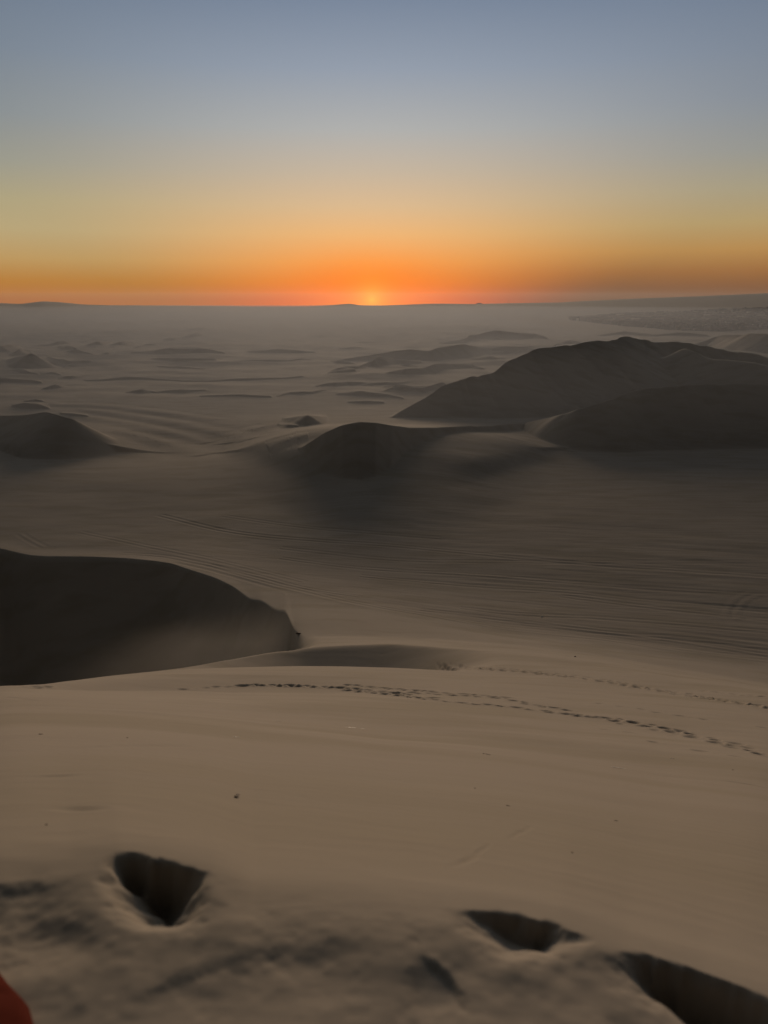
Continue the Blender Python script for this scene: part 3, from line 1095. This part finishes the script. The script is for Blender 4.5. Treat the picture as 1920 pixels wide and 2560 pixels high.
# dark tree cover between the roofs
ico = bmesh.new()
bmesh.ops.create_icosphere(ico, subdivisions=2, radius=1)
iv = [tuple(x.co) for x in ico.verts]
iff = [tuple(x.index for x in f_.verts) for f_ in ico.faces]
ico.free()
v, f = [], []
for k in range(800):
    g_ = town_spot(k < 260)
    if g_ is None:
        continue
    for b_ in range(3):
        n = len(v)
        s = rr.uniform(1.8, 4.5)
        ox, oy, oz = rr.uniform(-4, 4), rr.uniform(-4, 4), rr.uniform(1.5, 4)
        for p in iv:
            j_ = 1 + rr.uniform(-.25, .25)
            v.append((g_[0] + ox + p[0] * s * j_, g_[1] + oy + p[1] * s * j_, g_[2] + oz + p[2] * s * .8 * j_))
        f.extend(tuple(n + i for i in q_) for q_ in iff)
o = mesh_obj('town_trees', v, f, TREE)
tag(o, 'dark tree cover merging between the roofs of the hazy town', 'trees', kind='stuff')

# ---- litter and pebbles on the near slope
PLASTIC = plain_mat('white_plastic', (.82, .80, .77), .45, .06, 20)
PAPER = plain_mat('pale_paper', (.55, .47, .38), .7, .15, 20)
BLACKP = plain_mat('dark_scrap', (.035, .026, .018), .7, .3, 30)
STONE = plain_mat('dark_stone', (.085, .062, .045), .85, .3, 40)


def face_normal(x, y, e):
    zx = (ground_z(x + e, y) - ground_z(x - e, y)) / (2 * e)
    zy = (ground_z(x, y + e) - ground_z(x, y - e)) / (2 * e)
    return Vector((-zx, -zy, 1)).normalized()


def scrap(name, p0, p1, wpx, mat, label, cat, lift=.02, waves=3.0, seed=0, group=None):
    """crumpled strip between two photograph positions"""
    a, b = to_ground(*p0), to_ground(*p1)
    d = b - a
    L = np.linalg.norm(d)
    dist = np.linalg.norm(a - np.array([0, 0, ZC]))
    wd = wpx * dist / F * 2.2
    nrm = face_normal(float(a[0]), float(a[1]), .4)
    dv = Vector(d).normalized()
    sd = nrm.cross(dv).normalized()
    r_ = random.Random(seed)
    n, mN = 22, 5
    v_, f_ = [], []
    for i in range(n + 1):
        t = i / n
        wid = wd * (.45 + .55 * math.sin(math.pi * min(1, t * 1.1 + .08)) ** .6) * r_.uniform(.75, 1.1)
        off = math.sin(t * 7 + seed) * wd * .35
        for j in range(mN + 1):
            u_ = j / mN - .5
            h_ = .006 + .006 * abs(math.sin(t * waves * math.pi + seed)) + r_.uniform(0, .0025) - u_ * wd * -.04
            p = Vector(a) + Vector(d) * t + sd * (u_ * wid + off) 
            p.z = ground_z(p.x, p.y)
            p += nrm * h_
            v_.append(p)
    for i in range(n):
        for j in range(mN):
            q_ = i * (mN + 1) + j
            f_.append((q_, q_ + 1, q_ + mN + 2, q_ + mN + 1))
    o = mesh_obj(name, v_, f_, mat)
    c = Vector(a + d / 2)
    for vv in o.data.vertices:
        vv.co -= c
    o.location = c
    sm = o.modifiers.new('thickness', 'SOLIDIFY')
    sm.thickness = .003
    sm.offset = 0
    return tag(o, label, cat, group)


def pebble(name, px, py, spx, mat, label, cat, seed=0, group=None, flat=.6, stretch=1.0):
    g_ = to_ground(px, py)
    dist = np.linalg.norm(g_ - np.array([0, 0, ZC]))
    s = spx * dist / F / 2
    r_ = random.Random(seed)
    bm = bmesh.new()
    bmesh.ops.create_icosphere(bm, subdivisions=3, radius=1)
    ph = [(Vector((r_.uniform(-1, 1), r_.uniform(-1, 1), r_.uniform(-1, 1))).normalized(), r_.uniform(.6, .95)) for _ in range(11)]
    for vv in bm.verts:                         # knock flat faces off the ball
        for nrm, dd in ph:
            k_ = vv.co.dot(nrm)
            if k_ > dd:
                vv.co -= nrm * (k_ - dd)
        vv.co *= 1 + r_.uniform(-.03, .03)
        vv.co = Vector((vv.co.x * s * stretch, vv.co.y * s, vv.co.z * s * flat))
    me_ = bpy.data.meshes.new(name)
    bm.to_mesh(me_)
    bm.free()
    me_.materials.append(mat)
    o = bpy.data.objects.new(name, me_)
    COL.objects.link(o)
    o.location = (g_[0], g_[1], g_[2] + s * flat * .35)
    o.rotation_euler = (-.5, 0, r_.uniform(-.4, .4))
    return tag(o, label, cat, group)


scrap('plastic_strip', (866, 1819), (890, 1820.5), 2.2, PLASTIC, 'long crumpled white plastic strip lying on the pale slope below the footprints', 'litter', .05, 3, 1)
scrap('plastic_scrap', (902, 1822), (911, 1823), 2.0, PLASTIC, 'short white plastic scrap just right of the long crumpled strip', 'litter', .05, 2, 2)
scrap('paper_scrap', (584, 1843.5), (598, 1845), 1.8, PLASTIC, 'small flat white paper scrap left of and below the crumpled plastic strip', 'litter', .03, 2, 3)
scrap('plastic_strip', (1530, 1918), (1563, 1923), 1.8, PLASTIC, 'thin curved white plastic strip on the fold of the slope at the right', 'litter', .03, 2, 4)
scrap('paper_scrap', (1676, 1896), (1687, 1898), 1.5, PAPER, 'faint beige scrap above and right of the thin curved strip', 'litter', .03, 2, 5)
scrap('cardboard_scrap', (690, 1802), (702, 1803), 2.4, PAPER, 'tan crumpled scrap with a dark underside left of the long white strip', 'litter', .06, 2, 6)
pebble('dark_scrap', 588, 1994.5, 9, BLACKP, 'small dark torn scrap alone on the open sand left of centre', 'litter', 3, None, .45, 1.3)
fl = scrap('loose_flap', (588, 1995), (596, 1991), 3, BLACKP, '', 'x', .02, 1, 9)
sc_parent = bpy.data.objects['dark_scrap']
w_ = fl.location.copy()
bpy.context.view_layer.update()
fl.parent = sc_parent
fl.matrix_parent_inverse = sc_parent.matrix_world.inverted()
for k_ in ('label', 'category'):
    del fl[k_]
pebble('stone', 1209, 1885, 4.5, BLACKP, 'tiny black stone at the left end of the dark row on mid slope', 'stone', 4, None, .6)
scrap('dark_twig', (1215, 1886), (1226, 1888.5), 1.8, BLACKP, 'short black twig beside the tiny black stone on mid slope', 'twig', .02, 2, 10)
pebble('stone', 1271, 2015, 7, STONE, 'flat brown stone on the open sand right of centre', 'stone', 5, None, .35, 1.6)
pebble('stone', 1430, 2132, 5.5, STONE, 'round dark pebble nearest the crest, above the middle hollow', 'stone', 6)
pebble('stone', 1539, 2052, 6, STONE, 'thin dark stone chip on the open sand at the right', 'stone', 7, None, .3, 1.8)
pebble('stone', 116, 2062, 7, STONE, 'dull brown stone at the far left above the trampled crest', 'stone', 8, None, .5, .8)
pebble('stone', 103, 1836, 9, STONE, 'low flat brown stone at the far left of the upper slope', 'stone', 9, None, .3, 1.6)
pebble('stone', 318, 1845, 5, STONE, 'tiny brown stone between the far left stone and the white paper scrap', 'stone', 10, None, .5)
pebble('stone', 1187, 1971, 4, STONE, 'tiny stone between the black twig and the flat brown stone', 'stone', 13, None, .5)
pebble('stone', 1832, 1925, 3.5, STONE, 'tiny dark stone near the right edge of the slope below the footprints', 'stone', 14, None, .5)
pebble('rock', 747, 1585, 14, STONE, 'dark rock at the tip of the big shadowed dune', 'rock', 11, None, .4, 1.2)
pebble('rock', 1437, 1642, 6, STONE, 'small dark rock on the smooth slope under the wheel ruts', 'rock', 12, None, .6)
pebble('pale_rock', 1355, 1542, 5, PLASTIC, 'small pale rock lying among the wheel ruts', 'rock', 15, None, .6)

# ---- mast and tank on the horizon
METAL = plain_mat('far_metal', (.10, .09, .085), .6, .1, .3)


def tube(bm, p, q_, r_, n=6):
    p, q_ = Vector(p), Vector(q_)
    d = (q_ - p)
    m_ = d.to_track_quat('Z', 'Y').to_matrix().to_4x4()
    m_.translation = (p + q_) / 2
    bmesh.ops.create_cone(bm, cap_ends=True, segments=n, radius1=r_, radius2=r_, depth=d.length, matrix=m_)


def bm_obj(name, bm, mat, parent=None):
    me_ = bpy.data.meshes.new(name)
    bm.to_mesh(me_)
    bm.free()
    me_.materials.append(mat)
    o = bpy.data.objects.new(name, me_)
    COL.objects.link(o)
    o.parent = parent
    return o


def at_range(px, r_):
    t, _ = ray(px, 756)
    x, y = r_ * math.sin(t), r_ * math.cos(t)
    return x, y, ground_z(x, y)


x, y, z = at_range(1272, 3985)
root = bpy.data.objects.new('radio_mast', None)
COL.objects.link(root)
root.location = (x, y, z - 1)
tag(root, 'thin radio mast standing on the hazy horizon right of the sunset glow', 'mast')
bm = bmesh.new()
for (cx, cy) in ((-1.3, -1.3), (1.3, -1.3), (1.3, 1.3), (-1.3, 1.3)):
    tube(bm, (cx, cy, 0), (cx * .4, cy * .4, 14), .25)
for k in range(6):
    s = 1.3 * (1 - .6 * k / 6)
    z0 = k * 14 / 6
    tube(bm, (-s, -s, z0), (s, -s, z0 + 2.3), .14)
    tube(bm, (s, s, z0), (-s, s, z0 + 2.3), .14)
bm_obj('lattice', bm, METAL, root)
bm = bmesh.new()
tube(bm, (0, 0, 14), (0, 0, 19), .3)
bm_obj('antenna', bm, METAL, root)
x, y, z = at_range(1198, 3985)
root = bpy.data.objects.new('storage_tank', None)
COL.objects.link(root)
root.location = (x, y, z - 2)
tag(root, 'low domed tank on the horizon between the glow and the mast', 'tank')
bm = bmesh.new()
bmesh.ops.create_cone(bm, cap_ends=True, segments=24, radius1=14, radius2=14, depth=4, matrix=__import__('mathutils').Matrix.Translation((0, 0, 2)))
bm_obj('tank_wall', bm, METAL, root)
bm = bmesh.new()
bmesh.ops.create_uvsphere(bm, u_segments=24, v_segments=10, radius=14)
for vv in bm.verts:
    vv.co.z = 4.0 + max(0, vv.co.z) * .2
bm_obj('domed_roof', bm, METAL, root)

# ---- red cloth at the lower left corner
CLOTH, t, out = mat_new('red_cloth')
b = t.nodes.new('ShaderNodeBsdfPrincipled')
b.inputs['Base Color'].default_value = (.105, .018, .010, 1)
b.inputs['Roughness'].default_value = 1.0
b.inputs['Specular IOR Level'].default_value = .05
wv = t.nodes.new('ShaderNodeTexNoise')
wv.inputs['Scale'].default_value = 220
bp = t.nodes.new('ShaderNodeBump')
bp.inputs['Strength'].default_value = .3
bp.inputs['Distance'].default_value = .002
t.links.new(wv.outputs['Fac'], bp.inputs['Height'])
t.links.new(bp.outputs[0], b.inputs['Normal'])
t.links.new(b.outputs[0], out.inputs[0])
edge = [near_xy(-40, 2400), near_xy(8, 2470), near_xy(36, 2520), near_xy(84, 2580), near_xy(110, 2680)]
v, f = [], []
nu, nv = 40, 26
ep = np.array(edge)
for i in range(nu + 1):
    s = i / nu * (len(ep) - 1)
    k = min(int(s), len(ep) - 2)
    e_ = ep[k] + (ep[k + 1] - ep[k]) * (s - k)
    for j in range(nv + 1):
        w_ = j / nv
        x = e_[0] - w_ * .42
        y = e_[1] - w_ * .10 + .02 * math.sin(i * .5) * w_
        h = .010 + .035 * min(1, w_ * 5) ** .6 + .010 * math.sin(w_ * 9 + i * .16) * min(1, w_ * 3) + .012 * math.sin(i * .6 + w_ * 5) * w_
        if j == 0:
            h = -.02
        v.append((x, y, ground_z(x, y) + h))
for i in range(nu):
    for j in range(nv):
        q_ = i * (nv + 1) + j
        f.append((q_, q_ + nv + 1, q_ + nv + 2, q_ + 1))
o = mesh_obj('red_cloth', v, f, CLOTH, smoothed=True)
sm = o.modifiers.new('thickness', 'SOLIDIFY')
sm.thickness = .006
tag(o, 'dark red rumpled cloth at the very lower left corner of the trampled sand', 'cloth')

# ------------------------------------------------------------------ haze and blown dust


def box_obj(name, lo, hi):
    x0, y0, z0 = lo
    x1, y1, z1 = hi
    v_ = [(x0, y0, z0), (x1, y0, z0), (x1, y1, z0), (x0, y1, z0), (x0, y0, z1), (x1, y0, z1), (x1, y1, z1), (x0, y1, z1)]
    f_ = [(0, 3, 2, 1), (4, 5, 6, 7), (0, 1, 5, 4), (1, 2, 6, 5), (2, 3, 7, 6), (3, 0, 4, 7)]
    return v_, f_


HZ, t, out = mat_new('haze')
pv = t.nodes.new('ShaderNodeVolumePrincipled')
pv.inputs['Color'].default_value = (.36, .40, .46, 1)
pv.inputs['Density'].default_value = HAZE
pv.inputs['Anisotropy'].default_value = .5
t.links.new(pv.outputs[0], out.inputs['Volume'])
top = float(Zg.max()) + 3
print('ZMAX', top, 'MIN', float(Zg.min()))
v, f = box_obj('haze', (-5300, -5300, float(Zg.min()) - 1), (5300, 5300, max(top, ZC + 4)))
o = mesh_obj('haze', v, f, HZ)
tag(o, 'dusty dusk haze lying over the whole desert', 'haze', kind='stuff')


for (top_, dn_, x_, y0_, y1_, lb_) in ((PL + 28, .0009, 4600, 190, 3960, 'thin dust hanging over the far dunes'),
                                (PL + 10, .0013, 4500, 300, 3940, 'thicker blowing sand hugging the floor of the far desert')):
    HL, t, out = mat_new('low_haze')
    pv = t.nodes.new('ShaderNodeVolumePrincipled')
    pv.inputs['Color'].default_value = (.26, .29, .34, 1)
    pv.inputs['Density'].default_value = dn_
    pv.inputs['Anisotropy'].default_value = .55
    t.links.new(pv.outputs[0], out.inputs['Volume'])
    v, f = box_obj('low_haze', (-x_, y0_, -20), (300 if dn_ > .001 else x_, y1_, top_))
    o = mesh_obj('low_haze', v, f, HL)
    tag(o, lb_, 'haze', kind='stuff')


def dust(centre, radii, rotz, dens, seed, label):
    m, t, out = mat_new('blown_dust')
    L = t.links
    pv = t.nodes.new('ShaderNodeVolumePrincipled')
    pv.inputs['Color'].default_value = (.80, .76, .70, 1)
    pv.inputs['Anisotropy'].default_value = .3
    c = t.nodes.new('ShaderNodeTexCoord')
    ln = t.nodes.new('ShaderNodeVectorMath')
    ln.operation = 'LENGTH'
    L.new(c.outputs['Object'], ln.inputs[0])
    fall = t.nodes.new('ShaderNodeMapRange')
    fall.interpolation_type = 'SMOOTHSTEP'
    fall.inputs[1].default_value = 1.0
    fall.inputs[2].default_value = 0.1
    L.new(ln.outputs['Value'], fall.inputs[0])
    n = t.nodes.new('ShaderNodeTexNoise')
    n.inputs['Scale'].default_value = 1.6
    n.inputs['Detail'].default_value = 3
    mp = t.nodes.new('ShaderNodeMapping')
    mp.inputs['Location'].default_value = (seed, seed * .7, 0)
    L.new(c.outputs['Object'], mp.inputs[0])
    L.new(mp.outputs[0], n.inputs['Vector'])
    nr = ramp(t, n.outputs['Fac'], [(.22, (0, 0, 0, 1)), (.80, (1, 1, 1, 1))])
    d_ = math_node(t, 'MULTIPLY', math_node(t, 'MULTIPLY', fall.outputs[0], nr), dens)
    L.new(d_, pv.inputs['Density'])
    L.new(pv.outputs[0], out.inputs['Volume'])
    bm_ = bmesh.new()
    bmesh.ops.create_icosphere(bm_, subdivisions=3, radius=1)
    o_ = bm_obj('blown_dust', bm_, m)
    o_.location = centre
    o_.scale = radii
    o_.rotation_euler.z = rotz
    return tag(o_, label, 'dust', kind='stuff')


t_, k_ = ray(625, 1628)
dust((98 * math.sin(t_), 98 * math.cos(t_), ZC - 98 * float(k_) - 2), (27, 13, 8.5), .3, .075, 1.0, 'pale dust blowing off the crest tip into the shadowed hollow')
g_ = to_ground(560, 1180)
dust((g_[0] - 5, g_[1], g_[2] + 2), (60, 45, 9), .1, .008, 4.0, 'faint low dust drifting over the valley left of the central dune')
print('GRID', NT, NR, NT * NR)
